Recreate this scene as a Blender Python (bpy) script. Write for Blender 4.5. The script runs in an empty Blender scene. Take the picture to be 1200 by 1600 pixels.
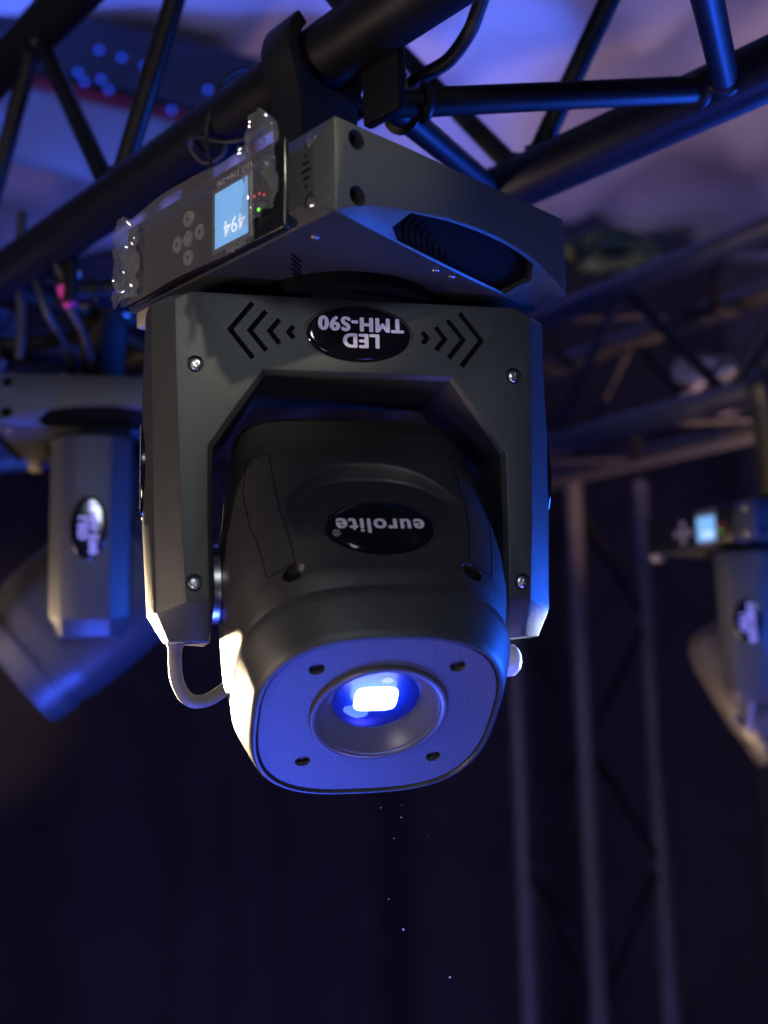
import bpy, bmesh, math, random
from mathutils import Matrix, Vector
from math import sin, cos, pi, radians
random.seed(7)
scene = bpy.context.scene
C = scene.collection

# ------------------------------------------------------------------ camera
PITCH, ROLL = 0.15174, 0.02396
cam_d = bpy.data.cameras.new('camera'); cam = bpy.data.objects.new('camera', cam_d); C.objects.link(cam)
rt0, up0, fw0 = Vector((1, 0, 0)), Vector((0, -sin(PITCH), cos(PITCH))), Vector((0, cos(PITCH), sin(PITCH)))
rt = cos(ROLL) * rt0 - sin(ROLL) * up0
up = sin(ROLL) * rt0 + cos(ROLL) * up0
cam.matrix_world = Matrix((rt, up, -fw0)).transposed().to_4x4()
cam_d.sensor_fit = 'VERTICAL'; cam_d.sensor_height = 36; cam_d.sensor_width = 27
cam_d.lens = 36 * 1699.8 / 1600
cam_d.clip_start = 0.02; cam_d.clip_end = 60
cam_d.dof.use_dof = True; cam_d.dof.focus_distance = 0.785; cam_d.dof.aperture_fstop = 3.1
scene.camera = cam

# ------------------------------------------------------------------ world and exposure
w = bpy.data.worlds.new('World'); scene.world = w; w.use_nodes = True
bg = w.node_tree.nodes['Background']; bg.inputs[0].default_value = (0.18, 0.19, 0.72, 1); bg.inputs[1].default_value = 0.034
vs = scene.view_settings
vs.view_transform = 'Standard'; vs.look = 'None'; vs.exposure = 0; vs.gamma = 1; vs.use_curve_mapping = False
scene.cycles.use_denoising = True
scene.cycles.max_bounces = 8
scene.cycles.sample_clamp_indirect = 4
scene.cycles.caustics_reflective = False; scene.cycles.caustics_refractive = False

# ------------------------------------------------------------------ stage lamps and added lights
def aim(o, target):
    d = Vector(target) - o.location
    o.rotation_euler = d.to_track_quat('-Z', 'Y').to_euler()
def area(name, loc, target, size, power, col):
    l = bpy.data.lights.new(name, 'AREA'); l.shape = 'DISK'; l.size = size; l.energy = power; l.color = col
    o = bpy.data.objects.new(name, l); C.objects.link(o); o.location = loc; aim(o, target); return o
def spot(name, loc, target, ang, power, col, blend=.4, r=.04):
    l = bpy.data.lights.new(name, 'SPOT'); l.spot_size = radians(ang); l.spot_blend = blend; l.energy = power
    l.color = col; l.shadow_soft_size = r
    o = bpy.data.objects.new(name, l); C.objects.link(o); o.location = loc; aim(o, target); return o
FIX = (-0.02, .80, .18)
area('front_wash', (.12, -1.3, .75), FIX, .30, 7.0, (.86, .97, 1.0))
area('warm_front_fill', (-1.20, .32, -.22), FIX, .20, 6.5, (1.0, .76, .62))
spot('base_corner_spot', (.75, -.35, 1.10), (-.06, .70, .325), 9.5, 60, (1.0, .97, .72), 1.0, .03)  # added narrow spot, shaped to brighten only the near corner of the base
area('violet_front_fill', (.42, .36, -.90), (.02, .75, .08), .22, 6.0, (.17, .16, 1.0))
area('low_front_fill', (-.30, -.55, -.75), FIX, .25, 2.2, (1.0, .90, .92))  # added fill that brightens the collar from below
spot('warm_side_lamp', (-.61, 1.50, -.06), (-.14, .82, -.015), 20, 360, (1.0, .76, .46), .6, .05)
spot('warm_far_lamp', (-1.3, 1.5, -.1), (-.45, 1.45, .15), 40, 34, (1.0, .72, .42), .5, .05)
spot('warm_truss_lamp', (.15, 1.85, -.55), (.60, 1.95, .02), 34, 34, (1.0, .66, .36), .6, .05)
spot('violet_far_lamp', (1.15, 1.6, -.9), (.72, 1.97, .0), 34, 35, (.40, .28, 1.0), .6, .05)
area('blue_floor_wash', (-.10, .98, -.85), (0, .8, .1), .30, 12, (.045, .095, 1.0))
area('blue_side_wash', (1.05, 1.30, -.12), FIX, .30, 25, (.015, .12, 1.0))
spot('warm_chord_lamp', (1.0, 1.7, -.5), (.55, 2.4, .5), 44, 80, (1.0, .56, .28), .7, .05)
spot('blue_truss_lamp', (.80, 1.55, .12), (.28, .92, .50), 40, 26, (.02, .10, 1.0), .7, .04)
spot('haze_standin_spot', (-2.6, 3.0, -.7), (-1.95, 4.85, -.05), 34, 55, (1.0, .62, .38), 1.0, .1)  # added spot: its glow on the curtain stands in for warm haze
spot('blue_left_lamp', (-.25, 1.0, -.9), (-.45, 1.42, .05), 34, 75, (.03, .09, 1.0), .6, .05)
spot('violet_wash', (.75, 1.9, -2.4), (.5, 3.0, -1.15), 42, 40, (.34, .21, 1.0), .9, .10)
spot('curtain_wash', (-.6, 2.2, -2.6), (-.2, 4.9, -.6), 95, 85, (.30, .24, 1.0), .9, .2)  # added wash that lifts the curtain out of black
spot('wall_wash', (2.4, 2.6, -1.6), (1.9, 4.9, -.7), 60, 16, (.75, .52, 1.0), .9, .2)
spot('knob_highlight_spot', (0.95, 1.55, -.12), (.097, .838, .019), 3.4, 1500, (.75, .85, 1.0), r=.02)  # added narrow spot that burns out the knob on the head
spot('ceiling_blue', (-1.3, 1.6, -.3), (-.95, 3.25, 2.0), 56, 1050, (.07, .15, 1.0), .8, .2)
spot('ceiling_violet', (1.9, 1.2, -.6), (1.1, 3.2, 2.0), 60, 160, (.52, .40, .98), .8, .2)
spot('ceiling_blue_patch', (.2, 1.8, .75), (.45, 3.15, 2.0), 18, 190, (.05, .15, 1.0), .9, .05)
spot('ceiling_peach_patch', (2.0, 2.2, .3), (1.55, 3.7, 2.0), 30, 35, (1.0, .55, .40), .9, .05)

# ------------------------------------------------------------------ materials
MATS = {}
def mat(name, col, rough=.5, metal=0., bump=0., bscale=1500., var=0., vscale=30., spec=.5, emit=None, estr=0., coat=0., rvar=0.):
    m = bpy.data.materials.new(name); m.use_nodes = True; nt = m.node_tree; b = nt.nodes['Principled BSDF']
    b.inputs['Base Color'].default_value = (*col, 1); b.inputs['Roughness'].default_value = rough
    b.inputs['Metallic'].default_value = metal; b.inputs['Specular IOR Level'].default_value = spec
    b.inputs['Coat Weight'].default_value = coat; b.inputs['Coat Roughness'].default_value = .04
    if emit: b.inputs['Emission Color'].default_value = (*emit, 1); b.inputs['Emission Strength'].default_value = estr
    tc = nt.nodes.new('ShaderNodeTexCoord')
    if bump:
        n = nt.nodes.new('ShaderNodeTexNoise'); n.inputs['Scale'].default_value = bscale; n.inputs['Detail'].default_value = 2
        bp = nt.nodes.new('ShaderNodeBump'); bp.inputs['Strength'].default_value = bump; bp.inputs['Distance'].default_value = .0004
        nt.links.new(tc.outputs['Object'], n.inputs['Vector']); nt.links.new(n.outputs['Fac'], bp.inputs['Height'])
        nt.links.new(bp.outputs['Normal'], b.inputs['Normal'])
    if var or rvar:
        n = nt.nodes.new('ShaderNodeTexNoise'); n.inputs['Scale'].default_value = vscale; n.inputs['Detail'].default_value = 5
        nt.links.new(tc.outputs['Object'], n.inputs['Vector'])
    if var:
        r = nt.nodes.new('ShaderNodeValToRGB')
        r.color_ramp.elements[0].position = .3; r.color_ramp.elements[1].position = .7
        r.color_ramp.elements[0].color = (*[c * (1 - var) for c in col], 1)
        r.color_ramp.elements[1].color = (*[min(1, c * (1 + var)) for c in col], 1)
        nt.links.new(n.outputs['Fac'], r.inputs['Fac']); nt.links.new(r.outputs['Color'], b.inputs['Base Color'])
    if rvar:
        mr = nt.nodes.new('ShaderNodeMapRange'); mr.inputs['To Min'].default_value = rough - rvar; mr.inputs['To Max'].default_value = rough + rvar
        nt.links.new(n.outputs['Fac'], mr.inputs['Value']); nt.links.new(mr.outputs['Result'], b.inputs['Roughness'])
    MATS[name] = m; return m
mat('plastic', (.043, .045, .046), .36, bump=.5, bscale=1700, var=.28, vscale=850, rvar=.05)
mat('plastic_head', (.036, .033, .036), .40, bump=.45, bscale=1700, var=.28, vscale=850, rvar=.05)
mat('plate_plastic', (.080, .082, .088), .46, bump=.7, bscale=1200, var=.50, vscale=620, rvar=.04)
mat('ring_plastic', (.13, .12, .125), .30, metal=.35, bump=.12, bscale=2600)
mat('dark_inner', (.005, .005, .006), .85, spec=.08)
mat('gloss_black', (.006, .006, .008), .10, coat=.6)
mat('panel_black', (.010, .010, .012), .22, rvar=.06, vscale=40)
mat('chrome', (.70, .70, .72), .30, metal=1.)
mat('silver', (.60, .60, .62), .30, metal=1., var=.1, vscale=200)
mat('print_white', (.84, .74, .90), .5)  # white print with the lilac of the light mixed into its colour
mat('print_grey', (.45, .45, .46), .5)
mat('button_grey', (.30, .29, .31), .45)
mat('screen', (.02, .05, .09), .3, emit=(.22, .52, 1.0), estr=1.0)
mat('screen_text', (.6, .7, .8), .4, emit=(.85, .95, 1.0), estr=1.0)
mat('led_green', (.05, .3, .02), .3, emit=(.25, 1.0, .05), estr=2.)
mat('led_red', (.3, .02, .03), .3, emit=(1.0, .04, .10), estr=1.0)
mat('led_white', (.8, .8, .9), .3, emit=(.30, .38, 1.0), estr=22.)
mat('led_blue', (.02, .05, .5), .3, emit=(.02, .09, 1.0), estr=1.7)
mat('bright_patch_white', (.85, .85, .87), .3)  # near white, so the added knob reads as a burnt-out patch
mat('dust_grey', (.75, .75, .78), .8)
mat('foot_tan', (.42, .36, .28), .5, var=.1)
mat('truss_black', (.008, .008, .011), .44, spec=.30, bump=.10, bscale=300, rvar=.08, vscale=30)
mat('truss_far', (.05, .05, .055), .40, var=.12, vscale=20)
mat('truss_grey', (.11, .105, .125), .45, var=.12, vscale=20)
mat('clamp_black', (.010, .011, .013), .42, bump=.15, bscale=900)
mat('rubber', (.025, .024, .024), .5, bump=.1, bscale=800)
mat('cable_rubber_lit', (.20, .185, .165), .5, bump=.1, bscale=800)  # black rubber, its warm lit look put into the colour
mat('cable_pale', (.16, .16, .17), .5)
mat('pink_tape', (.75, .05, .30), .5, emit=None)
mat('curtain', (.030, .026, .030), .85, bump=.3, bscale=250, var=.2, vscale=6)
mat('wall_paint', (.10, .090, .095), .8, bump=.6, bscale=60, var=.35, vscale=5)
mat('fabric_white', (.55, .53, .55), .85, var=.25, vscale=1.3)
mat('beam_dark', (.02, .02, .024), .5)
mat('trim_red', (.30, .012, .02), .55)
mat('panel_grey', (.22, .21, .21), .7, var=.1, vscale=3)
mat('cable_green', (.05, .085, .04), .6, var=.4, vscale=15)  # mottled green, used only on the coil behind the base
def film_mat():
    m = bpy.data.materials.new('film'); m.use_nodes = True; nt = m.node_tree; nt.nodes.clear()
    out = nt.nodes.new('ShaderNodeOutputMaterial'); tr = nt.nodes.new('ShaderNodeBsdfTransparent')
    gl = nt.nodes.new('ShaderNodeBsdfGlossy'); gl.inputs['Roughness'].default_value = .07; gl.inputs['Color'].default_value = (.9, .9, .9, 1)
    df = nt.nodes.new('ShaderNodeBsdfDiffuse'); df.inputs['Color'].default_value = (.6, .6, .6, 1)
    fr = nt.nodes.new('ShaderNodeLayerWeight'); fr.inputs['Blend'].default_value = .40
    m1 = nt.nodes.new('ShaderNodeMixShader'); m2 = nt.nodes.new('ShaderNodeMixShader'); m1.inputs[0].default_value = .14
    mr = nt.nodes.new('ShaderNodeMapRange'); mr.inputs['To Min'].default_value = .12; mr.inputs['To Max'].default_value = .65
    nt.links.new(fr.outputs['Fresnel'], mr.inputs['Value'])
    nt.links.new(tr.outputs[0], m1.inputs[1]); nt.links.new(df.outputs[0], m1.inputs[2])
    nt.links.new(mr.outputs['Result'], m2.inputs[0]); nt.links.new(m1.outputs[0], m2.inputs[1]); nt.links.new(gl.outputs[0], m2.inputs[2])
    nt.links.new(m2.outputs[0], out.inputs[0]); MATS['film'] = m
film_mat()
def lens_mat():
    m = bpy.data.materials.new('lens_glass'); m.use_nodes = True; nt = m.node_tree; nt.nodes.clear()
    out = nt.nodes.new('ShaderNodeOutputMaterial'); tr = nt.nodes.new('ShaderNodeBsdfTransparent'); tr.inputs[0].default_value = (.82, .86, 1, 1)
    gl = nt.nodes.new('ShaderNodeBsdfGlossy'); gl.inputs['Roughness'].default_value = .03
    fr = nt.nodes.new('ShaderNodeFresnel'); fr.inputs[0].default_value = 1.5
    mx = nt.nodes.new('ShaderNodeMixShader')
    nt.links.new(fr.outputs[0], mx.inputs[0]); nt.links.new(tr.outputs[0], mx.inputs[1]); nt.links.new(gl.outputs[0], mx.inputs[2])
    nt.links.new(mx.outputs[0], out.inputs[0]); MATS['lens_glass'] = m
lens_mat()

# ------------------------------------------------------------------ mesh helpers
def finish(bm, name, m, smooth=35., recalc=True):
    if recalc: bmesh.ops.recalc_face_normals(bm, faces=bm.faces)
    me = bpy.data.meshes.new(name); bm.to_mesh(me); bm.free()
    me.materials.append(MATS[m])
    if smooth:
        for p in me.polygons: p.use_smooth = True
        me.set_sharp_from_angle(angle=radians(smooth))
    return me
def link(name, me, parent=None, mx=None):
    o = bpy.data.objects.new(name, me); C.objects.link(o)
    if parent: o.parent = parent
    if mx is not None: o.matrix_local = mx
    return o
def tag(o, label=None, cat=None, group=None, kind=None):
    if label: o['label'] = label
    if cat: o['category'] = cat
    if group: o['group'] = group
    if kind: o['kind'] = kind
    return o
def empty(name, loc, rz=0):
    o = bpy.data.objects.new(name, None); C.objects.link(o); o.location = loc; o.rotation_euler = (0, 0, rz); o.empty_display_size = .05; return o
def rings(bm, loops, close=True, cap0=False, cap1=False):
    vs_ = [[bm.verts.new(p) for p in l] for l in loops]; n = len(loops[0])
    for a, b in zip(vs_, vs_[1:]):
        for i in range(n if close else n - 1):
            j = (i + 1) % n
            try: bm.faces.new((a[i], a[j], b[j], b[i]))
            except ValueError: pass
    if cap0: bm.faces.new(vs_[0][::-1])
    if cap1: bm.faces.new(vs_[-1])
    return vs_
def lathe(prof, seg=48, cap=True, sx=1., sy=1.):
    bm = bmesh.new()
    rings(bm, [[(r * sx * cos(2 * pi * i / seg), r * sy * sin(2 * pi * i / seg), z) for i in range(seg)] for r, z in prof], True, cap, cap)
    return bm
def tube_bm(pts, r, seg=12, bm=None, closed=False, rad=None):
    bm = bm or bmesh.new(); pts = [Vector(p) for p in pts]; n = len(pts); loops = []
    t0 = (pts[1] - pts[0]).normalized(); ref = Vector((0, 0, 1)) if abs(t0.z) < .9 else Vector((1, 0, 0))
    u = t0.cross(ref).normalized()
    for k in range(n):
        if k == 0: t = pts[1] - pts[0]
        elif k == n - 1: t = pts[-1] - pts[-2]
        else: t = pts[k + 1] - pts[k - 1]
        t.normalize(); u = (u - t * u.dot(t)).normalized(); v = t.cross(u); rr = rad[k] if rad else r
        loops.append([pts[k] + (u * cos(2 * pi * i / seg) + v * sin(2 * pi * i / seg)) * rr for i in range(seg)])
    rings(bm, loops, True, True, True); return bm
def spline(pts, n=10):
    P = [Vector(p) for p in pts]; P = [2 * P[0] - P[1]] + P + [2 * P[-1] - P[-2]]; out = []
    for i in range(1, len(P) - 2):
        a, b, c, d = P[i - 1:i + 3]
        for k in range(n):
            t = k / n
            out.append(.5 * ((2 * b) + (c - a) * t + (2 * a - 5 * b + 4 * c - d) * t * t + (3 * b - a - 3 * c + d) * t ** 3))
    out.append(P[-2]); return out
def box_bm(sx, sy, sz, loc=(0, 0, 0), bev=0., seg=2, bm=None, mx=None):
    b = bmesh.new(); bmesh.ops.create_cube(b, size=1)
    bmesh.ops.scale(b, vec=(sx, sy, sz), verts=b.verts)
    if bev: bmesh.ops.bevel(b, geom=list(b.edges), offset=bev, segments=seg, affect='EDGES', profile=.5)
    bmesh.ops.translate(b, vec=loc, verts=b.verts)
    if mx is not None: bmesh.ops.transform(b, matrix=mx, verts=b.verts)
    if bm is None: return b
    me = bpy.data.meshes.new('tmp'); b.to_mesh(me); b.free(); bm.from_mesh(me); bpy.data.meshes.remove(me); return bm
def prism_bm(poly, z0, z1, bm=None):
    bm = bm or bmesh.new()
    rings(bm, [[(x, y, z0) for x, y in poly], [(x, y, z1) for x, y in poly]], True, True, True); return bm
def bevel_sharp(bm, ang, off, seg=2):
    bmesh.ops.recalc_face_normals(bm, faces=bm.faces)
    es = [e for e in bm.edges if len(e.link_faces) == 2 and e.calc_face_angle(0) > radians(ang)]
    bmesh.ops.bevel(bm, geom=es, offset=off, segments=seg, affect='EDGES', profile=.5, clamp_overlap=True)
def boolean(me, cut_bms, m, smooth=35., mats=None):
    """cut the shapes out of the mesh and return a fresh mesh"""
    o = bpy.data.objects.new('t', me); C.objects.link(o); cs = []
    for cb in cut_bms:
        bmesh.ops.recalc_face_normals(cb, faces=cb.faces)
        cm = bpy.data.meshes.new('c'); cb.to_mesh(cm); cb.free(); co = bpy.data.objects.new('c', cm); C.objects.link(co); cs.append(co)
        md = o.modifiers.new('b', 'BOOLEAN'); md.operation = 'DIFFERENCE'; md.object = co; md.solver = 'EXACT'
    dg = bpy.context.evaluated_depsgraph_get(); ev = o.evaluated_get(dg)
    r = bpy.data.meshes.new_from_object(ev)
    for q in cs + [o]:
        d = q.data; bpy.data.objects.remove(q)
        if d is not me: bpy.data.meshes.remove(d)
    r.materials.clear(); r.materials.append(MATS[m])
    for p in r.polygons: p.use_smooth = True; p.material_index = 0
    r.set_sharp_from_angle(angle=radians(smooth))
    return r
def text_mesh(txt, size, m, bold=0., depth=.00015, spacing=1., line=1., sx=1.):
    cu = bpy.data.curves.new('txt', 'FONT'); cu.body = txt; cu.size = size; cu.align_x = 'CENTER'; cu.align_y = 'CENTER'
    cu.extrude = depth; cu.space_character = spacing; cu.space_line = line; cu.resolution_u = 4
    o = bpy.data.objects.new('t', cu); C.objects.link(o); dg = bpy.context.evaluated_depsgraph_get()
    me = bpy.data.meshes.new_from_object(o.evaluated_get(dg)); bpy.data.objects.remove(o); bpy.data.curves.remove(cu)
    xs = [v.co.x for v in me.vertices]; ys = [v.co.y for v in me.vertices]; cx = (max(xs) + min(xs)) / 2; cy = (max(ys) + min(ys)) / 2
    for v in me.vertices: v.co.x = (v.co.x - cx) * sx; v.co.y -= cy
    if bold:      # thicken the strokes with shifted copies, each a hair above the last
        bm = bmesh.new()
        for k, (dx, dy) in enumerate(((0, 0), (1, 0), (-1, 0), (0, 1), (0, -1), (.7, .7), (-.7, .7), (.7, -.7), (-.7, -.7))):
            b2 = bmesh.new(); b2.from_mesh(me); bmesh.ops.translate(b2, vec=(dx * bold, dy * bold * .6, k * .00001), verts=b2.verts)
            t_ = bpy.data.meshes.new('t'); b2.to_mesh(t_); b2.free(); bm.from_mesh(t_); bpy.data.meshes.remove(t_)
        bm.to_mesh(me); bm.free()
    me.materials.clear(); me.materials.append(MATS[m]); return me
def frame(X, Y, Z, loc):
    m = Matrix((X, Y, Z)).transposed().to_4x4(); m.translation = loc; return m
T = Matrix.Translation
def cyl_cut(r, z0, z1, mx, seg=24):
    b = lathe([(r, z0), (r, z1)], seg); bmesh.ops.transform(b, matrix=mx, verts=b.verts); return b

# ------------------------------------------------------------------ the moving head light: shared meshes
S = .1246                      # half of the square base
YAW, BYAW, BY = .21986, .53752, .04976
PV, PZ, L = .04607, -.22042, .12579
ME = {}
CHEV = ((.0932, .0200, .0160), (.0793, .0142, .0116), (.0652, .0085, .0070), (.0515, .0040, .0034))
def interp_lin(xs, ys, x):
    for k in range(len(xs) - 1):
        if x <= xs[k + 1]: return ys[k] + (ys[k + 1] - ys[k]) * (x - xs[k]) / (xs[k + 1] - xs[k])
    return ys[-1]
def build_base():
    X =  [-.1165, -.09, -.07, -.052, -.015, .012, .039, .07, .09, .106, .1160]
    AZ = [-.0020, .009, .0135, .0166, .0219, .0232, .0226, .0180, .0110, .0030, -.0040]
    YU = [-.1240, -.119, -.1160, -.1135, -.108, -.1045, -.101, -.098, -.0955, -.0935, -.092]
    ZB = [-.0024, -.0028, -.0032, -.0036, -.0044, -.005, -.0056, -.0064, -.007, -.0076, -.0082]
    loops = [[(-S, -.112, .045), (-S, -.112, .006), (-S, -.1115, .0058), (-S, .1115, .0058), (-S, .112, .006), (-S, .112, .045)]]
    for x, a, yu, zb in zip(X, AZ, YU, ZB):
        zt = .0607 - .003 * max(0, x + .05) / .17
        loops.append([(x, -S, zt), (x, -S, a), (x, yu, zb), (x, -yu, zb), (x, S, a), (x, S, zt)])
    loops.append([(S + .003, -.116, .05), (S + .003, -.116, .010), (S + .003, -.090, .0045), (S + .003, .090, .0045), (S + .003, .116, .010), (S + .003, .116, .05)])
    bm = bmesh.new(); rings(bm, loops, True, True, True)
    bmesh.ops.remove_doubles(bm, verts=bm.verts, dist=.0004)
    bevel_sharp(bm, 24, .0011, 2)
    me = finish(bm, 'base', 'plastic')
    RX = Matrix.Rotation(pi / 2, 4, 'X'); RY = Matrix.Rotation(pi / 2, 4, 'Y')
    cuts = []
    for sy in (-1, 1):
        for z in (.0505, .0125): cuts.append(cyl_cut(.0068, -.03, .03, T((-.0985, sy * S, z)) @ RX, 28))
    for z in (.0484, .0078):
        cuts.append(cyl_cut(.0052, -.004, .02, T((-S, -.1075, z)) @ RY.inverted() @ Matrix.Rotation(pi, 4, 'X'), 24))
    # ventilation slots beside the display
    for z, ln in ((.0385, .0032), (.0335, .0072), (.0285, .0105), (.0235, .0075), (.0180, .0032)):
        cuts.append(box_bm(.02, ln, .0026, (-S, -.1060 + .001, z), .001))
    # recessed air inlet in the scooped edge
    def scoop(x, t, sy):
        a, yu, zb = (interp_lin(X, q, x) for q in (AZ, YU, ZB))
        return Vector((x, (-S + (yu + S) * t) * -sy, a + (zb - a) * t))
    for sy in (-1, 1):
        up_ = [(-.050 + .130 * k / 8, .07) for k in range(9)]; lo_ = [(.074 - .128 * k / 8, .94) for k in range(9)]
        ring = [scoop(x, t, sy) for x, t in up_ + [(.0885, .40)] + lo_ + [(-.0625, .62)]]
        d = Vector((0, .78 * (1 if ring[0].y < 0 else -1), .62)); cb = bmesh.new()
        rings(cb, [[p - d * .012 for p in ring], [p + d * .030 for p in ring]], True, True, True); cuts.append(cb)
        cen = sum(ring, Vector()) / len(ring); vb = bmesh.new(); sh = [cen + (p - cen) * .995 for p in ring]
        rings(vb, [[p + d * .0075 for p in sh], [p + d * .0100 for p in sh]], True, True, True)  # solid black plate behind the ribs, added to darken the opening
        for k in range(20):      # curved ribs of the grille
            xr = -.046 + k * .0066; tube_bm([scoop(xr + .006 * (t - .5) ** 2 * 4, .14 + .72 * t, sy) + d * .0072 for t in (0, .25, .5, .75, 1)], .0009, 6, vb)
        ME['vent%d' % sy] = finish(vb, 'vent_insert', 'dark_inner', 40)
    for k in range(8):
        cuts.append(box_bm(.0024, .020 - abs(k - 3.5) * .001, .02, (0, 0, 0), .001, 1, mx=T((-.088 + k * .0058, -.045 + k * .0068 - .004, -.003)) @ Matrix.Rotation(radians(-62), 4, 'Z')))
    return boolean(me, cuts, 'plastic', 30)
def build_yoke():
    O = [(0, -.0170), (.06, -.0170), (.1205, -.0170), (.1315, -.023), (.1305, -.07), (.1282, -.13), (.1265, -.18), (.1225, -.236), (.1180, -.2625)]
    I = [(0, -.0755), (.05, -.0755), (.0684, -.0755), (.0867, -.102), (.105, -.129), (.1052, -.15), (.1048, -.19), (.1035, -.236), (.1065, -.2640)]
    lay = [  # depth, outer x per point, top z
        (0.0, None, None),
        (.0036, [0, .06, .1236, .1352, .1343, .1322, .1307, .1271, .1217], -.0165),
        (.0155, [0, .06, .134, .1475, .1468, .1455, .1445, .1425, .1340], -.0150),
        (.030, [0, .06, .137, .1505, .1515, .1530, .1510, .1475, .1365], -.0140),
        (.046, [0, .06, .138, .1515, .1530, .1538, .1525, .1488, .1370], -.0135),
        (.072, [0, .06, .136, .1490, .1505, .1520, .1505, .1465, .1355], -.0140),
        (.094, [0, .06, .125, .1340, .1340, .1340, .1330, .1310, .1240], -.0160)]
    loops = []
    for k, (y, xs, zt) in enumerate(lay):
        o = []
        for i, (x, z) in enumerate(O):
            yy = y
            if xs:
                x = xs[i]
                if i < 3: z = zt
                if i == 3: z = zt - .008
                if i == 7: z = -.243 if 1 < k < 6 else -.238
            if i == 8: yy = y + (.012 if k == 0 else (.0095 if k == 1 else (.003 if k == 2 else (-.01 if k == 6 else 0))))
            o.append((x, yy, z))
        inn = [(x, y + ((.012 if k == 0 else (.0095 if k == 1 else (.003 if k == 2 else (-.01 if k == 6 else 0)))) if i == 8 else 0), z) for i, (x, z) in enumerate(I)]
        if k == 0:       # the opening is wider at the very front: a rolled lip
            lip = [(0, .0036), (0, .0036), (.0012, .0036), (.0030, .0022), (.0036, .0010), (.0036, 0), (.0036, 0), (.0036, 0), (.0010, .0008)]
            inn = [(x + dx, y_, z + dz) for (x, y_, z), (dx, dz) in zip(inn, lip)]
        right = o + inn[::-1]                     # top centre outer -> bottom -> top centre inner
        left = [(-x, y_, z) for x, y_, z in right[::-1]][1:-1]
        loops.append(right + left)
    bm = bmesh.new(); vv = rings(bm, loops, True)
    n = 9; N = len(loops[0])
    for lv, rev in ((vv[0], False), (vv[-1], True)):
        oR = lv[:9]; iR = lv[9:18][::-1]; left = lv[18:]            # left: inner1..inner8, outer8..outer1
        iL = [lv[17]] + left[:8]; oL = [lv[0]] + left[8:][::-1]
        for oo, ii in ((oR, iR), (oL, iL)):
            for i in range(8):
                bm.faces.new((oo[i], oo[i + 1], ii[i + 1], ii[i]))
    bmesh.ops.remove_doubles(bm, verts=bm.verts, dist=.00005)
    bevel_sharp(bm, 17, .0016, 3)
    me = finish(bm, 'yoke', 'plastic', 40)
    cuts = []
    RX = Matrix.Rotation(pi / 2, 4, 'X')
    for s in (-1, 1):
        for z in (-.0699, -.2237): cuts.append(cyl_cut(.0062, -.0028, .02, T((s * .1173, 0, z)) @ RX, 28))
        # chevron grooves of growing size, pointing away from the badge
        for xt, hh, dx in CHEV:
            wd = .0046; zc = -.0436
            for q in (-1, 1):
                a = Vector((xt, 0, zc - q * .0004)); b = Vector((xt - dx, 0, zc + q * hh)); d = b - a; ln = d.length
                ang = math.atan2(d.z, d.x)
                mx = T((s * (a.x + b.x) / 2, 0, (a.z + b.z) / 2)) @ Matrix.Rotation(-ang * s + (0 if s > 0 else 0), 4, 'Y')
                cuts.append(box_bm(ln + .0012, .014, wd * .80, mx=mx))
    cuts.append(cyl_cut(1, -.0016, .02, T((0, 0, -.0430)) @ RX @ Matrix.Diagonal((.0405, .0215, 1, 1)), 48))
    return boolean(me, cuts, 'plastic', 30)
def interp(tab, a):
    for (a0, v0), (a1, v1) in zip(tab, tab[1:]):
        if a <= a1:
            t = max(0, (a - a0) / (a1 - a0)); t = t * t * (3 - 2 * t) * .35 + t * .65
            return v0 + (v1 - v0) * t
    return tab[-1][1]
HX = [(-.112, .074), (-.106, .0835), (-.09, .0890), (-.06, .0930), (-.02, .0965), (.02, .0980), (.06, .0975), (.09, .0920), (.1005, .0888)]
HT = [(-.112, .058), (-.106, .074), (-.09, .0850), (-.06, .0930), (-.02, .0985), (.02, .1000), (.045, .0988), (.08, .0905), (.1005, .0825)]
HB = [(-.112, .050), (-.106, .066), (-.09, .0760), (-.06, .0830), (0, .0870), (.06, .0870), (.09, .0830), (.1005, .0810)]
def sup(th, hx, ht, hb, nt, nb):
    c, s = cos(th), sin(th); hu = ht if s >= 0 else hb; n = nt if s >= 0 else nb
    r = (abs(c / hx) ** n + abs(s / hu) ** n) ** (-1 / n); return r * c, r * s
def recess(x, a):
    # arched hollow round the badge: signed distance to the arch edge, positive inside
    top = -.018 + .030 * (min(abs(x), .060) / .056) ** 2.6
    d = min(a - top, (.0605 - abs(x)))
    t = max(0, min(1, d / .0080)); t = t * t * (3 - 2 * t) * .3 + t * .7
    fade = max(0, min(1, (.055 - a) / .062)); return .0102 * t * fade
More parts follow.
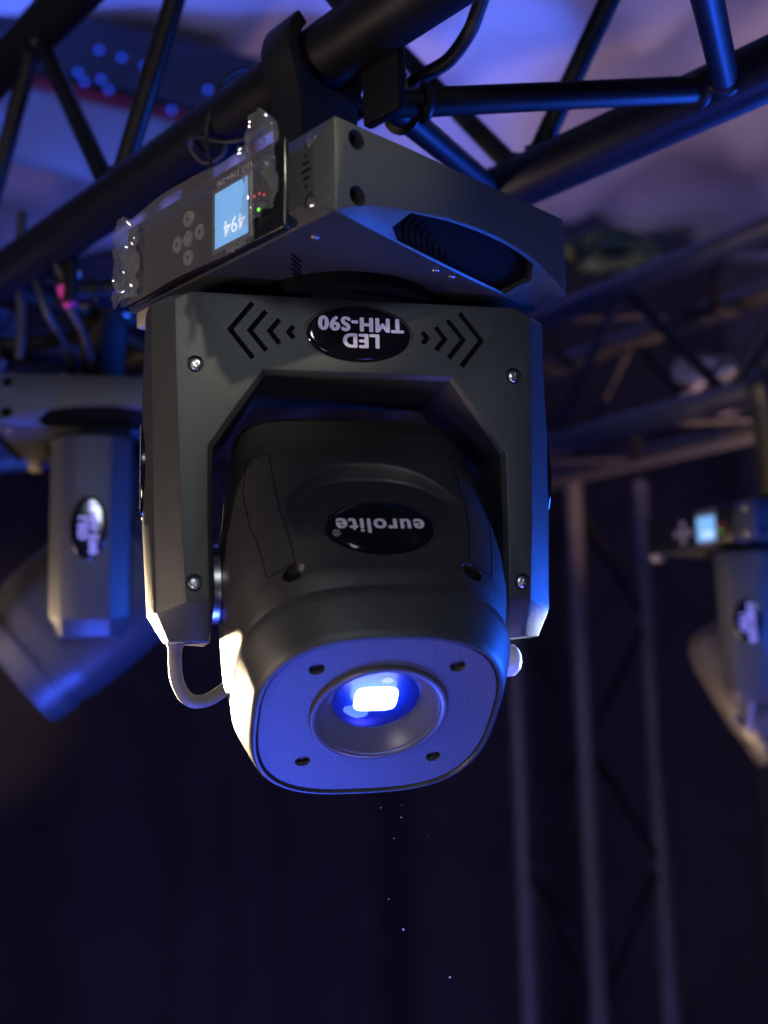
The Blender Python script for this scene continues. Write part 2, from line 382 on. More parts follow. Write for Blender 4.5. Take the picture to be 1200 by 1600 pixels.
def build_body():
    loops = []; na, nth = 190, 300
    for k in range(na + 1):
        a = -.112 + (.1005 + .112) * k / na; hx, ht, hb = interp(HX, a), interp(HT, a), interp(HB, a)
        q = max(0, min(1, (a - .04) / .06)); nt = 3.6 - .95 * q + 1.6 * max(0, min(1, -a / .09)); nb = 3.4
        l = []
        for i in range(nth):
            x, u = sup(2 * pi * i / nth, hx, ht, hb, nt, nb)
            if u > .03 and a > -.03: u -= recess(x, a)
            l.append((x, u, a))
        loops.append(l)
    bm = bmesh.new(); rings(bm, loops, True, True, True)
    me = finish(bm, 'head', 'plastic_head', 50)
    RXu = Matrix.Rotation(-pi / 2, 4, 'X')     # +z -> +u
    cuts = [cyl_cut(.0055, -.008, .03, T((s * .0612, .075, .0775)) @ Matrix.Rotation(s * -.35 * -1, 4, 'Z') @ RXu @ Matrix.Rotation(0, 4, 'X'), 24) for s in (-1, 1)]
    # oval seat of the badge
    mx = badge_mx(0) @ Matrix.Diagonal((.0395, .0240, 1, 1)); cuts.append(cyl_cut(1, -.0022, .02, mx, 48))
    return boolean(me, cuts, 'plastic_head', 45)
def badge_mx(h, tilt=.20):
    """frame on the head's upper side: reads upside down while hung; text x = -x, text up = -a (towards the yoke is down)"""
    nrm = Vector((0, cos(tilt), sin(tilt))); yv = Vector((0, -sin(tilt), cos(tilt)))
    # text up points to the front (a+) of the head
    xv = yv.cross(nrm); return frame(xv, yv, nrm, Vector((0, .0955, .0475)) + nrm * h)
def build_collar():
    loops = []; nth = 200
    def ring(a, hx, ht, hb, nt, nb): return [(*sup(2 * pi * i / nth, hx, ht, hb, nt, nb), a) for i in range(nth)]
    prof = [(.0930, .0870, .0785, .0795), (.0930, .0930, .0862, .0850), (.0942, .0938, .0870, .0857), (.0985, .0936, .0868, .0857), (.1020, .0925, .0856, .0852),
            (.1225, .0842, .0776, .0834), (.1260, .0825, .0760, .0829), (.1274, .0808, .0746, .0818), (.1274, .0795, .0733, .0805), (.1245, .0785, .0723, .0795), (.118, .0780, .0718, .0790)]
    for a, hx, ht, hb in prof: loops.append(ring(a, hx, ht, hb, 2.65, 3.0))
    bm = bmesh.new(); rings(bm, loops, True, True, False); return finish(bm, 'collar', 'plastic', 28)
def build_plate():
    nth = 200; loops = []
    for a, k in ((.118, 1.), (.1252, 1.), (.1258, .993)):
        loops.append([(*sup(2 * pi * i / nth, .0780 * k, .0718 * k, .0790 * k, 2.65, 3.0), a) for i in range(nth)])
    bm = bmesh.new(); rings(bm, loops, True, True, True); me = finish(bm, 'face_plate', 'plate_plastic', 30)
    cuts = [cyl_cut(.0052, -.006, .01, T((x, u, .1258)), 28) for x in (-.0455, .0455) for u in (-.0455, .0455)]
    cuts.append(cyl_cut(.0462, -.02, .02, T((0, .0022, .1258)), 64))
    return boolean(me, cuts, 'plate_plastic', 30)
def build_base_lib():
    ME['base'] = build_base(); ME['yoke'] = build_yoke(); ME['head'] = build_body(); ME['collar'] = build_collar(); ME['face_plate'] = build_plate()
    # lens group (axis = a): raised ring, funnel, glass, light source
    ME['lens_ring'] = finish(lathe([(.0460, .118), (.0460, .1282), (.0450, .1290), (.0428, .1290), (.0412, .1284), (.0405, .1276), (.0405, .1268), (.0392, .1262),
                                    (.0302, .1150), (.0294, .1142), (.0294, .104)], 96, False), 'lens_ring', 'ring_plastic', 32)
    ME['lens'] = finish(lathe([(.0293, .1138), (.026, .1156), (.020, .1176), (.012, .1190), (.004, .1196), (.0004, .1197)], 64, False), 'lens', 'lens_glass', 60)
    ME['lens_seat'] = finish(lathe([(.0296, .1132), (.0255, .1112), (.0190, .1100), (.0002, .1098)], 48, False), 'lens_seat', 'seat_glow_blue', 30)
    n = 48; lp = [sup(2 * pi * i / n, .0145, .0112, .0112, 4.5, 4.5) for i in range(n)]
    bm = bmesh.new(); rings(bm, [[(x, y, .1135) for x, y in lp], [(x, y, .1142) for x, y in lp], [(x * .95, y * .95, .1147) for x, y in lp]], True, True, True)
    ME['led'] = finish(bm, 'led_emitter', 'led_white', 40)
    ME['badge'] = finish(lathe([(1., -.0022), (1., .0010), (.985, .0018), (.95, .0023), (.88, .0026), (.5, .0028), (.01, .0028)], 64), 'badge', 'gloss_black', 60)
    # screw with a cross recess, axis +z
    sm = finish(lathe([(.0048, -.0012), (.0050, .0002), (.0046, .0010), (.0034, .0018), (.0016, .0021), (.0002, .0022)], 28), 'screw', 'chrome', 50)
    ME['screw'] = boolean(sm, [box_bm(.0050, .0011, .004, (0, 0, .0022)), box_bm(.0011, .0050, .004, (0, 0, .00221))], 'chrome', 40)
    ME['hole_screw'] = finish(lathe([(.0040, -.001), (.0042, .0004), (.003, .0012), (.0002, .0014)], 20), 'hole_screw', 'rubber', 50)
    ME['hub'] = finish(lathe([(.024, -.004), (.0285, -.004), (.0290, -.0032), (.0290, .0022), (.0275, .0035), (.024, .0035)], 48), 'hub', 'silver', 30)
    ME['boss'] = finish(lathe([(.038, -.010), (.0365, -.0005), (.0345, .0010), (.025, .0010)], 48), 'boss', 'plastic_head', 30)
    ME['standin_knob'] = finish(lathe([(.0060, -.010), (.0060, -.004), (.0105, -.003), (.0118, .001), (.0110, .006), (.0075, .0095), (.0002, .0108)], 32), 'standin_knob', 'bright_patch_white', 50)
    ME['panel'] = finish(box_bm(.0055, .196, .0635, (0, 0, 0), .0022, 3), 'display_panel', 'panel_black', 40)
    ME['screen_frame'] = boolean(finish(box_bm(.0022, .0450, .0465, (0, 0, 0), .0006, 2), 'screen_frame', 'button_grey', 30), [box_bm(.01, .0400, .0410)], 'panel_frame', 30)
    ME['screen'] = finish(box_bm(.0008, .0400, .0410), 'screen', 'screen', 30)
    ME['button'] = finish(lathe([(.0058, 0), (.0058, .0014), (.0052, .0021), (.0030, .0017), (.0002, .0016)], 28), 'button', 'button_grey', 40)
    ME['arrow'] = finish(prism_bm([(-.0017, -.0012), (.0017, -.0012), (0, .0018)], 0, .0003), 'arrow', 'dark_inner', 0)
    ME['indicator'] = finish(lathe([(.0013, 0), (.0013, .0006), (.0007, .0012), (.0001, .0013)], 14), 'indicator', 'led_green', 50)
    ME['indicator_red'] = finish(lathe([(.0009, 0), (.0009, .0006), (.0001, .0011)], 14), 'indicator_red', 'led_red', 50)
    ME['slat'] = finish(box_bm(.0022, .020, .022, (0, 0, 0), .0005, 1), 'vent_slat', 'dark_inner', 30)
    ME['pan'] = finish(lathe([(.060, -.017), (.060, -.0138), (.072, -.0128), (.072, .0)], 64), 'pan_bearing', 'dark_inner', 30)
    ME['txt_model'] = text_mesh('LED\nTMH-S90', .0144, 'print_white', .00080, line=.86, spacing=1.15)
    ME['txt_brand'] = text_mesh('eurolite', .0162, 'print_white', .00048, spacing=1.14)
    ME['txt_reg'] = text_mesh('\u00ae', .0070, 'print_grey', 0)
    ME['txt_panel'] = text_mesh('LED TMH-S90', .0066, 'print_grey', .0001, spacing=1.05)
    ME['txt_panel_brand'] = text_mesh('eurolite', .0066, 'print_grey', .0001, spacing=1.05)
    ME['txt_screen'] = text_mesh('494', .0160, 'screen_text', 0, spacing=1.05)
    ME['foot'] = finish(box_bm(.016, .018, .014, (0, 0, 0), .0012, 2), 'foot', 'foot_tan', 40)
mat('panel_frame', (.16, .16, .17), .4)
mat('seat_glow_blue', (.015, .05, .38), .30, metal=.2)  # the emitter's blue glow is put into the seat's colour
build_base_lib()

def fixture(label, loc, total_yaw, byaw, tilt, standin_knob=False, cable_mat='cable_rubber_lit', group='moving head lights hung from the trusses'):
    """loc: axis of the base at its underside; total_yaw: heading of the base; byaw: base against yoke; tilt: head from straight down"""
    root = empty('moving_head_light', loc, total_yaw); tag(root, label, 'stage light', group)
    base = link('base', ME['base'], root, Matrix())
    RXm = Matrix.Rotation(pi / 2, 4, 'X')
    # ---- display on the -x face
    fx = lambda y, z, d: frame(Vector((0, 1, 0)), Vector((0, 0, -1)), Vector((-1, 0, 0)), Vector((-S - d, y, z)))
    link('display_panel', ME['panel'], base, T((-S - .0010, .0108, .0275)))
    link('screen_frame', ME['screen_frame'], base, T((-S - .0045, -.0312, .0240)))
    link('screen', ME['screen'], base, T((-S - .0042, -.0312, .0240)))
    link('lettering', ME['txt_screen'], base, fx(-.0345, .0150, .0050))
    link('lettering', ME['txt_panel'], base, fx(-.0330, .0510, .0040))
    link('lettering', ME['txt_panel_brand'], base, fx(-.0350, -.0015, .0040))
    for (y, z, r) in ((.0219, .0377, pi), (.0359, .0228, pi / 2), (.0218, .0226, None), (.0072, .0232, -pi / 2), (.0217, .0087, 0)):
        link('button', ME['button'], base, fx(y, z, .0036))
        if r is not None: link('arrow', ME['arrow'], base, fx(y, z, .0053) @ Matrix.Rotation(r, 4, 'Z'))
    link('indicator_light', ME['indicator'], base, fx(-.0608, .0166, .0036))
    for y, z in ((-.056, .0275), (-.0615, .0275), (-.0665, .0250)): link('indicator_light', ME['indicator_red'], base, fx(y, z, .0036))
    for z in (.0484, .0078): link('screw', ME['screw'], base, fx(-.1075, z, -.0030))
    zU = -.0040
    for x, y in ((-.1005, -.0843), (-.0002, -.0973), (.0167, -.0969)):
        link('screw', ME['screw'], base, frame(Vector((1, 0, 0)), Vector((0, -1, 0)), Vector((0, 0, -1)), Vector((x, y, -.0031 - .018 * (x + .1))) ) @ Matrix.Scale(.55, 4))
    for sy in (-1, 1): link('vent_insert', ME['vent%d' % sy], base, Matrix())
    link('pan_bearing', ME['pan'], base, Matrix())
    link('foot', ME['foot'], base, T((-S + .020, .112, -.0080)))
    # ---- yoke
    yk = Matrix.Rotation(-byaw, 4, 'Z') @ T((0, -BY, 0))
    yoke = link('yoke', ME['yoke'], root, yk)
    inv = lambda x, y, z: frame(Vector((-1, 0, 0)), Vector((0, 0, -1)), Vector((0, -1, 0)), Vector((x, y, z)))
    for s in (-1, 1):
        for n_, (xt, hh, dx) in enumerate(CHEV):
            if 'chev%d%d' % (n_, s) not in ME:
                w_ = .0017 * 1.25; zc = -.0436
                pl = [(xt - dx, zc + hh), (xt + .0004, zc), (xt - dx, zc - hh)]
                bm = prism_bm([(s * (x + .0016 if q in (0, 1, 2) else x), -z) for q, (x, z) in enumerate(pl)] + [(s * (x - .0028), -z) for x, z in pl[::-1]], 0, .004)
                bmesh.ops.transform(bm, matrix=frame(Vector((1, 0, 0)), Vector((0, 0, -1)), Vector((0, 1, 0)), Vector((0, .0022, 0))), verts=bm.verts)
                ME['chev%d%d' % (n_, s)] = finish(bm, 'chevron', 'dark_inner', 0)
            link('chevron', ME['chev%d%d' % (n_, s)], yoke, Matrix())
    link('badge', ME['badge'], yoke, inv(0, .0006, -.0430) @ Matrix.Diagonal((.0385, .0198, 1, 1)))
    link('lettering', ME['txt_model'], yoke, inv(.0015, -.0024, -.0425))
    for s in (-1, 1):
        for z in (-.0699, -.2237): link('screw', ME['screw'], yoke, inv(s * .1173, .0018, z) @ Matrix.Rotation(.5 + s + z * 9, 4, 'Z'))
        hx = frame(Vector((0, 1, 0)) * s, Vector((0, 0, 1)), Vector((s, 0, 0)), Vector((s * .1015, PV, PZ)))
        link('hub', ME['hub'], yoke, hx)
        # oval badge on the outer side of each arm, reading along the arm
        am = frame(Vector((0, 0, -1)), Vector((0, -s, 0)), Vector((s, 0, 0)), Vector((s * .1522, .047, -.135)))
        bx = am.copy(); link('badge', ME['badge'], yoke, bx @ Matrix.Diagonal((.0385, .0215, .7, 1)))
        link('lettering', ME['txt_model'], yoke, am @ T((0, 0, .0021)))
    # ---- head
    hm = yk @ frame(Vector((1, 0, 0)), Vector((0, -cos(tilt), sin(tilt))), Vector((0, -sin(tilt), -cos(tilt))), Vector((0, PV, PZ)))
    head = link('head', ME['head'], root, hm)
    link('collar', ME['collar'], head, Matrix()); link('face_plate', ME['face_plate'], head, Matrix())
    LO = T((0, .0022, 0))
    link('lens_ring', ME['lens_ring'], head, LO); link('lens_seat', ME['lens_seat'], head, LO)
    link('light_emitter', ME['led'], head, LO); link('lens', ME['lens'], head, LO)
    for x in (-.0455, .0455):
        for u in (-.0455, .0455): link('screw', ME['hole_screw'], head, T((x, u, .1212)))
    link('badge', ME['badge'], head, badge_mx(-.0006) @ Matrix.Diagonal((.0365, .0212, 1, 1)))
    link('lettering', ME['txt_brand'], head, badge_mx(.0024) @ T((0, .0008, 0)))
    link('lettering', ME['txt_reg'], head, badge_mx(.0024) @ T((.0300, .0070, 0)))
    for s in (-1, 1):
        link('boss', ME['boss'], head, frame(Vector((0, s, 0)), Vector((0, 0, 1)), Vector((s, 0, 0)), Vector((s * .0962, 0, 0))))
    if standin_knob: link('standin_knob', ME['standin_knob'], head, frame(Vector((0, 1, 0)), Vector((0, 0, 1)), Vector((1, 0, 0)), Vector((.1035, -.008, .0725))))  # made-up knob standing in for a blown-out white patch
    for k in (0, 1):
        if 'seam%d' % k not in ME:
            sg = -1 if k == 0 else 1; P = []
            for x, a in ((.0800, -.040), (.0660, -.036), (.0655, .000), (.0640, .030), (.0575, .072), (.0745, .074), (.0830, .030), (.0850, -.010), (.0800, -.040)):
                P.append((sg * x, a))
            Q = []
            for (x0, a0), (x1, a1) in zip(P, P[1:]):
                for q in range(12):
                    x, a = x0 + (x1 - x0) * q / 12, a0 + (a1 - a0) * q / 12
                    hx_, ht_ = interp(HX, a), interp(HT, a); n_ = 3.6 - .95 * max(0, min(1, (a - .04) / .06)) + 1.6 * max(0, min(1, -a / .09))
                    Q.append((x, ht_ * max(0, 1 - (abs(x) / hx_) ** n_) ** (1 / n_), a))
            Q.append(Q[0]); ME['seam%d' % k] = finish(tube_bm(Q, .00032, 6), 'seam', 'dark_inner', 60)
        link('seam', ME['seam%d' % k], head, Matrix())
    # flex from the arm into the back of the head
    pts = spline([(-.127, .052, -.245), (-.1285, .054, -.268), (-.127, .058, -.288), (-.119, .062, -.302), (-.106, .068, -.3035), (-.092, .076, -.296), (-.074, .088, -.280)], 8)
    if 'flex' not in ME: ME['flex'] = finish(tube_bm(pts, .0049, 16, rad=[.0066 if k < 7 or k > len(pts) - 6 else (.0056 if k == 7 else .0049) for k in range(len(pts))]), 'flex', cable_mat, 60)
    link('cable', ME['flex'], root, yk)
    # the lamp's own beam
    l = bpy.data.lights.new('beam', 'SPOT'); l.energy = 40.; l.color = (.08, .15, 1); l.spot_size = radians(36); l.shadow_soft_size = .012
    lo = bpy.data.objects.new('beam', l); C.objects.link(lo); lo.parent = head; lo.matrix_local = T((0, .0022, .118)) @ Matrix.Rotation(pi, 4, 'X')
    return root
Rz = lambda a: Matrix.Rotation(a, 4, 'Z')
O0 = Vector((-.01519, .76222, .2907)) + (Rz(YAW) @ Vector((0, BY, 0)))
main_light = fixture('sharp large moving head light in the middle, blue-lit face plate and display wrapped in film', O0, YAW + BYAW, BYAW, .72679, True)

# ------------------------------------------------------------------ trusses
def bar(name, a, b, r, m, parent, seg=14):
    a, b = Vector(a), Vector(b); ln = (b - a).length
    if name == 'brace':      # weld bead where the brace meets each chord
        st = [(0, 1), (.0245, 1), (.0265, 1.42), (.0290, 1.46), (.0315, 1.30), (.0335, 1.02)]
        ds = [(d, k) for d, k in st] + [(ln / 2, 1)] + [(ln - d, k) for d, k in st[::-1]]
        bm = tube_bm([a + (b - a) * (d / ln) for d, k in ds], r, seg, rad=[r * k for d, k in ds])
    else: bm = tube_bm([a, a.lerp(b, .5), b], r, seg)
    return link(name, finish(bm, name, m, 50), parent)
def truss(name, label, org, d, lat, span, vert, s0, s1, step, m, group, rc=.025, rb=.010, phase=0., cat='truss'):
    """box truss: chord origin, run direction, sideways direction, chord spacings"""
    root = empty(name, org); tag(root, label, cat, group)
    d, lat = Vector(d).normalized(), Vector(lat).normalized(); v = d.cross(lat); v = v if v.z > 0 or abs(v.z) < .5 else -v
    offs = [Vector((0, 0, 0)), lat * span, lat * span + v * vert, v * vert]
    for o in offs: bar('chord', o + d * s0, o + d * s1, rc, m, root, 20)
    for k in range(4):
        o1, o2 = offs[k], offs[(k + 1) % 4]; n = int((s1 - s0) / step); flip = 0
        ph = phase[k] if isinstance(phase, (list, tuple)) else phase
        for j in range(n):
            sa = s0 + (j + .5) * step + ph; sb = sa + step
            if sa < s0 or sb > s1: continue
            p, q = (o1, o2) if j % 2 == 0 else (o2, o1)
            bar('brace', p + d * sa, q + d * sb, rb, 'truss_black', root, 12)
    return root
TD = Vector((-.677, .736, 0)).normalized(); TL = Vector((.736, .677, 0)).normalized()
AZ0 = .505; A0 = Vector((O0.x, O0.y, AZ0))
# braces of the near truss are set node by node, so it is built by hand
near = empty('truss', A0); tag(near, 'near black box truss running over the main light to the upper left', 'truss', 'lighting trusses')
VS = .29; SP = .30
offs = {'A': Vector((0, 0, 0)), 'B': TL * SP, 'D': TL * SP + Vector((0, 0, VS)), 'U': Vector((0, 0, VS))}
for k in 'ABDU': bar('chord', offs[k] + TD * -.9, offs[k] + TD * 3.4, .0265, 'truss_black', near, 24)
def zig(k1, n1, k2, n2, step, lo, hi, r=.0105):
    s = lo
    while n1 + (s) < hi:
        bar('brace', offs[k1] + TD * (n1 + s), offs[k2] + TD * (n2 + s), r, 'truss_black', near, 14)
        bar('brace', offs[k2] + TD * (n2 + s), offs[k1] + TD * (n1 + s + step), r, 'truss_black', near, 14)
        s += step
offs['a'] = Vector((0, 0, -.058)) + TL * .02
zig('B', -.17, 'a', -.035, .27, -.54, 2.8, .0115)
for k in range(-2, 10):
    c = offs['A'] + TD * (-.035 + .27 * k)
    link('node_plate', finish(box_bm(.010, .042, .060, (.014, 0, -.043), .003, 2, mx=frame(TL, TD, Vector((0, 0, 1)), c)), 'node_plate', 'truss_black', 35), near)
    for q in (-.012, .012):
        link('bolt', finish(lathe([(.006, 0), (.006, .004), (.0045, .005)], 6), 'bolt', 'silver', 30), near, frame(TD, Vector((0, 0, 1)), TD.cross(Vector((0, 0, 1))), c + TL * .019 + TD * q + Vector((0, 0, -.040))) if TD.cross(Vector((0, 0, 1))).dot(TL) > 0 else frame(Vector((0, 0, 1)), TD, Vector((0, 0, 1)).cross(TD), c - TL * -.009 * 0 + TL * .009 + TD * q + Vector((0, 0, -.040))))
zig('B', .06, 'D', .29, .46, 0, 2.8)
bar('brace', offs['D'] + TD * -.17, offs['B'] + TD * .06, .0105, 'truss_black', near, 14)
zig('A', -.03, 'U', .17, .40, -.80, 2.8)
T2 = Vector((-.57, .82, 0)).normalized(); T2L = Vector((.82, .57, 0)).normalized()
P2 = Vector((.57, 2.35, .50)) - T2L * .16
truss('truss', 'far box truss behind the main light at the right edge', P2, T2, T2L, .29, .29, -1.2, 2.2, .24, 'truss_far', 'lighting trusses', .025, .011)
truss('truss', 'far dim box truss crossing behind the left light', Vector((-1.5, 2.5, .55)), Vector((.95, -.30, 0)), Vector((.3, .95, 0)), .29, .29, -.6, .78, .24, 'truss_black', 'lighting trusses', .025, .010)
# tower of vertical chords in the right background
tw = empty('truss_tower', (.53, 3.0, -2.2)); tag(tw, 'upright truss tower of pale violet posts in the right background', 'truss tower')
tc = [Vector((.180 * cos(a), .180 * sin(a), 0)) for a in (radians(-10.4), radians(79.6), radians(169.6), radians(259.6))]
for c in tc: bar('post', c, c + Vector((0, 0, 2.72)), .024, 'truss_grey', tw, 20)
for k in range(4):
    for j in range(8):
        a, b = (tc[k], tc[(k + 1) % 4]) if (j + k) % 2 else (tc[(k + 1) % 4], tc[k])
        bar('brace', a + Vector((0, 0, .1 + j * .32)), b + Vector((0, 0, .42 + j * .32)), .008, 'truss_black', tw, 10)

# ------------------------------------------------------------------ clamps
def clamp(label, base_loc, chord_z, ax, lat, off):
    """hook clamp: foot plate on the light's base, flat hook round the chord, bolt with wing nut"""
    r = empty('truss_clamp', base_loc); tag(r, label, 'clamp', 'clamps holding the lights')
    h = chord_z - base_loc[2]; ro = .0285
    M = frame(lat, Vector((0, 0, 1)), lat.cross(Vector((0, 0, 1))), Vector((0, 0, 0)))
    # hook outline in (lat, z)
    pts = []
    pts += [(-.022, .006), (.022, .006), (.024, .03), (.030, h - .045)]
    for k in range(0, 9):
        a = radians(-40 + k * 12.5); pts.append((cos(a) * .041, h + sin(a) * .041))
    pts += [(ro * 1.05, h + ro * 1.0)]
    inner = [(cos(radians(a)) * ro, h + sin(radians(a)) * ro) for a in range(45, -226, -15)]
    outer = [(cos(radians(a)) * .041, h + sin(radians(a)) * .041) for a in range(-225, -141, 14)]
    pts = [(-.022, .006), (.022, .006), (.027, .04), (.033, h - .035), (.041, h - .01), (.041, h + .02), (.034, h + .036), (.022, h + .036)] + inner + outer + [(-.030, h - .045), (-.026, .04)]
    bm = prism_bm(pts, -.019, .019); bmesh.ops.transform(bm, matrix=M, verts=bm.verts)
    bevel_sharp(bm, 30, .002, 2)
    link('hook', finish(bm, 'hook', 'clamp_black', 35), r)
    Q = frame(lat, ax, Vector((0, 0, 1)), Vector((0, 0, 0)))
    link('foot_plate', finish(box_bm(.075, .16, .006, (0, -.045, .003), .0018, 2, mx=Q), 'foot_plate', 'clamp_black', 35), r)
    link('bolt', finish(lathe([(.0105, .006), (.0105, .017), (.0085, .019), (.0062, .019), (.0062, .026)], 6), 'bolt', 'silver', 30), r, T(ax * -.055))
    wb = tube_bm([Vector((0, 0, h - .01)) + lat * .040, Vector((0, 0, h - .02)) + lat * .066], .0045, 12)
    link('clamp_bolt', finish(wb, 'clamp_bolt', 'silver', 40), r)
    w2 = box_bm(.006, .045, .012, mx=T(Vector((0, 0, h - .017)) + lat * .060) @ Q, bev=.002)
    link('wing_nut', finish(w2, 'wing_nut', 'clamp_black', 40), r)
    return r
clamp('black hook clamp between the main light and the near truss', O0 + Vector((0, 0, .0607)) + TD * .035, AZ0, TD, TL, 0)

# second clamp block and hardware on the chord, right of the hook
# ------------------------------------------------------------------ the two other lights
OL = Vector((-.378, 1.43, .3200))
fixture('blurred moving head light at the left edge, arm side with oval badge facing us', OL, radians(8), radians(8 + 79), .90)
kx = OL - A0; sA = kx.dot(TD); kl = kx.dot(TL)
bar('cross_bar', TD * sA + Vector((0, 0, 0)), TD * sA + TL * SP, .025, 'truss_black', near, 20)
clamp('black hook clamp above the light at the left edge', OL + Vector((0, 0, .0607)), AZ0, TL, -TD, 0)
OR = P2 + T2 * -.446 + Vector((-.06, 0, 0)); OR.z = .210
fixture('far blurred moving head light at the right edge with glowing screen', OR, radians(30), radians(30 - 68), .52)
clamp('dark hook clamp above the far light at the right edge', Vector((P2.x + T2.x * -.446, P2.y + T2.y * -.446, OR.z + .0575)), .50, T2, T2L, 0)

# ------------------------------------------------------------------ peeling protective film on the display
def film():
    bm = bmesh.new(); rnd = random.Random(3)
    def crease(n, fmin, fmax):      # crumple: sum of folded (tent) waves in random directions
        ws = [(rnd.uniform(fmin, fmax), rnd.uniform(0, pi), rnd.uniform(0, 1), rnd.uniform(.4, 1)) for _ in range(n)]
        def f(y, z):
            t = 0
            for fr, an, ph, am in ws:
                q = (y * cos(an) + z * sin(an)) * fr + ph; t += am * abs((q % 1) - .5) * 2
            return t / n
        return f
    soft, hard = crease(5, 8, 22), crease(7, 35, 90)
    def layer(y0, y1, nu, nv, zr, xf):
        g = []
        for i in range(nu + 1):
            y = y0 + (y1 - y0) * i / nu; lo, hi = zr(y)
            g.append([bm.verts.new((-xf(y, lo + (hi - lo) * j / nv), y, lo + (hi - lo) * j / nv)) for j in range(nv + 1)])
        for i in range(nu):
            for j in range(nv): bm.faces.new((g[i][j], g[i + 1][j], g[i + 1][j + 1], g[i][j + 1]))
    # sheet over the panel, loose towards its upper edge
    def zr0(y): return (-.0040 + .001 * sin(y * 50), .0590 + .0045 * sin((y + .06) * 17) ** 2)
    def xf0(y, z):
        x = S + .0050 + .0022 * soft(y, z) + .0008 * hard(y, z)
        if z > .05: x += (z - .05) * .35
        return x
    layer(-.058, .112, 80, 30, zr0, xf0)
    # bunched end at the far left of the display
    layer(.082, .1155, 34, 54, lambda y: (-.006 + .002 * sin(y * 90), .0625 - 40 * (y - .1) ** 2), lambda y, z: S + .0060 + .0190 * hard(y, z) + .003 * soft(y, z) - 14 * (y - .1) ** 2)
    # lifted flap beside the screen, standing up past the top of the base
    def zr2(y):
        t = (y + .0900) / .038; return (.0055 + .004 * (1 - t), .0610 + .0190 * max(0, 1 - abs(t - .42) / .46) ** .7)
    layer(-.0900, -.052, 40, 60, zr2, lambda y, z: S + .0050 + .0165 * hard(y * 1.3 + .2, z) + .006 * soft(y, z) * max(0, z - .02) / .05)
    o = link('protective_film', finish(bm, 'protective_film', 'film', 9))
    o.location = O0; o.rotation_euler = (0, 0, YAW + BYAW)
    tag(o, 'crumpled clear plastic film peeling off the display of the main light', 'plastic film')
film()

# ------------------------------------------------------------------ cables
def at(px, py, dist):
    """point of the room seen at that place of the photograph, at that distance along the view axis"""
    u, v = (px - 600) / 1699.8, (py - 800) / 1699.8
    return (rt * u - up * v + fw0) * dist
def cable(label, pts, r, m='rubber', group='cables around the truss', name='cable'):
    o = link(name, finish(tube_bm(spline(pts, 10), r, 10), name, m, 60)); tag(o, label, 'cable', group); return o
cable('thin black cable looping in two rings above the main display', [at(328, 300, .95), at(330, 258, .96), at(322, 215, .97), at(336, 160, .97), at(380, 130, .96), at(415, 145, .95), at(418, 180, .95), at(395, 212, .95), at(350, 222, .96), at(306, 214, .98), at(298, 232, .99), at(322, 255, .99), at(352, 235, .98), at(340, 190, .98), at(336, 150, .99), at(360, 115, 1.0), at(400, 105, 1.02)], .0022)
cable('black safety cable bowing off the right of the near chord', [at(800, -90, .84), at(764, -30, .85), at(748, 12, .86), at(733, 50, .87), at(700, 95, .88), at(650, 125, .89), at(625, 150, .9), at(600, 160, .91)], .0062)
cable('black cable dropping at the left to the pink tape', [at(100, 335, 1.25), at(82, 365, 1.25), at(88, 410, 1.25), at(104, 450, 1.25), at(112, 485, 1.25), at(130, 520, 1.28), at(142, 560, 1.36), at(150, 615, 1.45)], .0045)
cable('black cable hanging in a wide bow left of the pink tape', [at(92, 330, 1.3), at(60, 370, 1.3), at(55, 430, 1.3), at(75, 490, 1.3), at(105, 545, 1.36), at(118, 615, 1.45)], .0045)
cable('black cable hanging straight down at the left edge', [at(35, 330, 1.35), at(30, 420, 1.35), at(34, 500, 1.35), at(30, 560, 1.35)], .006)
cable('blue-lit cable bowing behind the main yoke', [at(120, 480, 1.5), at(150, 500, 1.5), at(180, 520, 1.5), at(230, 545, 1.5), at(280, 560, 1.5)], .008, 'cable_pale')
tp = link('tape', finish(tube_bm([at(98, 447, 1.247), at(104, 462, 1.247), at(112, 480, 1.247)], .0078, 14), 'tape', 'pink_tape', 40)); tag(tp, 'bright pink tape wound round the black cable at the left', 'tape')
def coil(label, c, r, n, rr, m, group):
    rnd = random.Random(label); pts = []
    for k in range(n * 7):
        a = 2 * pi * k / 7 + rnd.uniform(-.4, .4); q = r * rnd.uniform(.35, 1.25)
        pts.append(c + rt * (q * 1.3 * cos(a)) + up * (q * .5 * sin(a) + rnd.uniform(-.012, .012)) + fw0 * rnd.uniform(-.03, .03))
    cable(label, pts, rr, m, group, 'cable_coil')
coil('pale coiled cable on the far truss at the right, upper coil', at(1110, 580, 2.3), .055, 4, .009, 'cable_pale', 'cable coils on the far truss')
coil('pale coiled cable on the far truss at the right, lower coil', at(1120, 620, 2.35), .060, 4, .009, 'cable_pale', 'cable coils on the far truss')
coil('greenish coiled cable behind the right corner of the main base', at(955, 395, 2.6), .07, 9, .016, 'cable_green', 'cable coils on the far truss')

# ------------------------------------------------------------------ dust glittering in the beam
def dust():
    bm = bmesh.new()
    for px, py, d, r in ((607, 1405, .80, .0011), (630, 1452, .78, .0019), (703, 1527, .79, .0018), (627, 1277, .78, .0011), (616, 1310, .8, .0010), (595, 1262, .78, .0007), (628, 1258, .8, .0007), (640, 1300, .82, .0006), (655, 1275, .82, .0006), (668, 1305, .8, .0006)):
        bmesh.ops.create_icosphere(bm, subdivisions=1, radius=r * .5, matrix=T(at(px, py, d)))
    o = link('dust', finish(bm, 'dust', 'dust_grey', 60)); tag(o, 'tiny dust specks drifting in the blue beam below the lens', 'dust', kind='stuff')
dust()

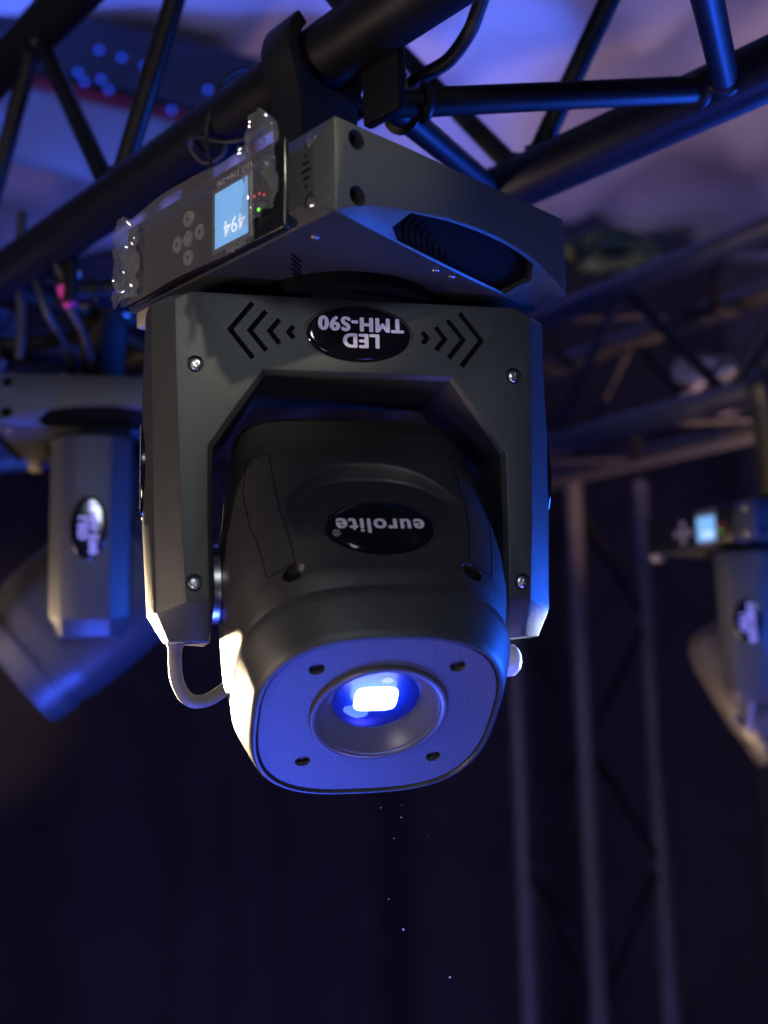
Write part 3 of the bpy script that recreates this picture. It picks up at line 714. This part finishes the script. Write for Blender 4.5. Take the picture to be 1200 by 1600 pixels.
# ------------------------------------------------------------------ background: curtain, wall, ceiling, beam with lamps
def sheet(name, f, nu, nv, m, smooth=60):
    bm = bmesh.new(); g = [[bm.verts.new(f(i / nu, j / nv)) for j in range(nv + 1)] for i in range(nu + 1)]
    for i in range(nu):
        for j in range(nv): bm.faces.new((g[i][j], g[i + 1][j], g[i + 1][j + 1], g[i][j + 1]))
    return link(name, finish(bm, name, m, smooth))
def cur(u, v):
    x = -3.6 + 5.2 * u; z = -3.0 + 5.0 * v
    return (x, 4.9 + .07 * sin(x * 6.1 + 1.4 * sin(x * 1.7) + .15 * z) * (.7 + .5 * sin(x * 1.9 + .4)) + .02 * sin(x * 15 + 2 * sin(x * 2.3)) + .02 * sin(z * 1.3), z)
tag(sheet('curtain', cur, 700, 24, 'curtain'), 'black stage curtain hanging in soft folds behind the lights', 'curtain')
wl = sheet('wall', lambda u, v: (1.35 + 3.2 * u, 5.05 - .6 * u, -3.0 + 4.9 * v), 4, 4, 'wall_paint', 0); tag(wl, kind='structure')
def ceil_f(u, v):
    x = -4.2 + 8.4 * u; y = .9 + 4.3 * v
    z = 2.0 + .16 * sin(x * 2.9 + .9 * y) + .10 * sin(y * 3.7 + 1.6 * x) + .06 * abs(sin(x * 4.1 - y * 2.2)) + .03 * sin(x * 11 + y * 3)
    return (x, y, z)
cl = sheet('ceiling', ceil_f, 160, 90, 'fabric_white', 80); tag(cl, kind='structure')
# beam with blue diodes, upper left
bo = at(150, 95, 3.3)
beam = empty('ceiling_beam', bo); tag(beam, 'dark ceiling beam with red lower edge behind the near truss', 'beam')
e1, e2 = at(-120, 40, 3.3) - bo, at(420, 165, 3.3) - bo; bd = (e2 - e1).normalized(); bup = Vector((0, 0, 1)); bn = bd.cross(bup).normalized(); bup = bn.cross(bd)
bl = (e2 - e1).length; BM = frame(bd, bn, bup, (e1 + e2) / 2)
link('web', finish(box_bm(bl, .10, .20, (0, 0, .02), .01, 2), 'web', 'beam_dark', 35), beam, BM)
link('red_edge', finish(box_bm(bl, .12, .05, (0, -.01, -.125), .01, 2), 'red_edge', 'trim_red', 35), beam, BM)
link('soffit', finish(box_bm(bl * .8, .06, .22, (.05, .06, -.27), .01, 2), 'soffit', 'panel_grey', 35), beam, BM)
ls = empty('light_string', at(150, 110, 3.18)); tag(ls, 'string of small blue lamps along the dark ceiling beam', 'light string'); l0 = ls.location.copy()
dots = ((10, 185), (12, 75), (122, 113), (132, 128), (158, 124), (170, 140), (155, 78), (190, 90), (226, 103), (226, 149), (268, 172), (325, 140))
dm = bmesh.new(); bmesh.ops.create_icosphere(dm, subdivisions=2, radius=.0065); dme = finish(dm, 'bulb', 'led_blue', 60)
for x, y in dots: link('bulb', dme, ls, T(at(x, y, 3.15) - l0))
link('wire', finish(tube_bm(spline([at(x, y, 3.165) - l0 for x, y in dots], 5), .003, 8), 'wire', 'rubber', 60), ls)
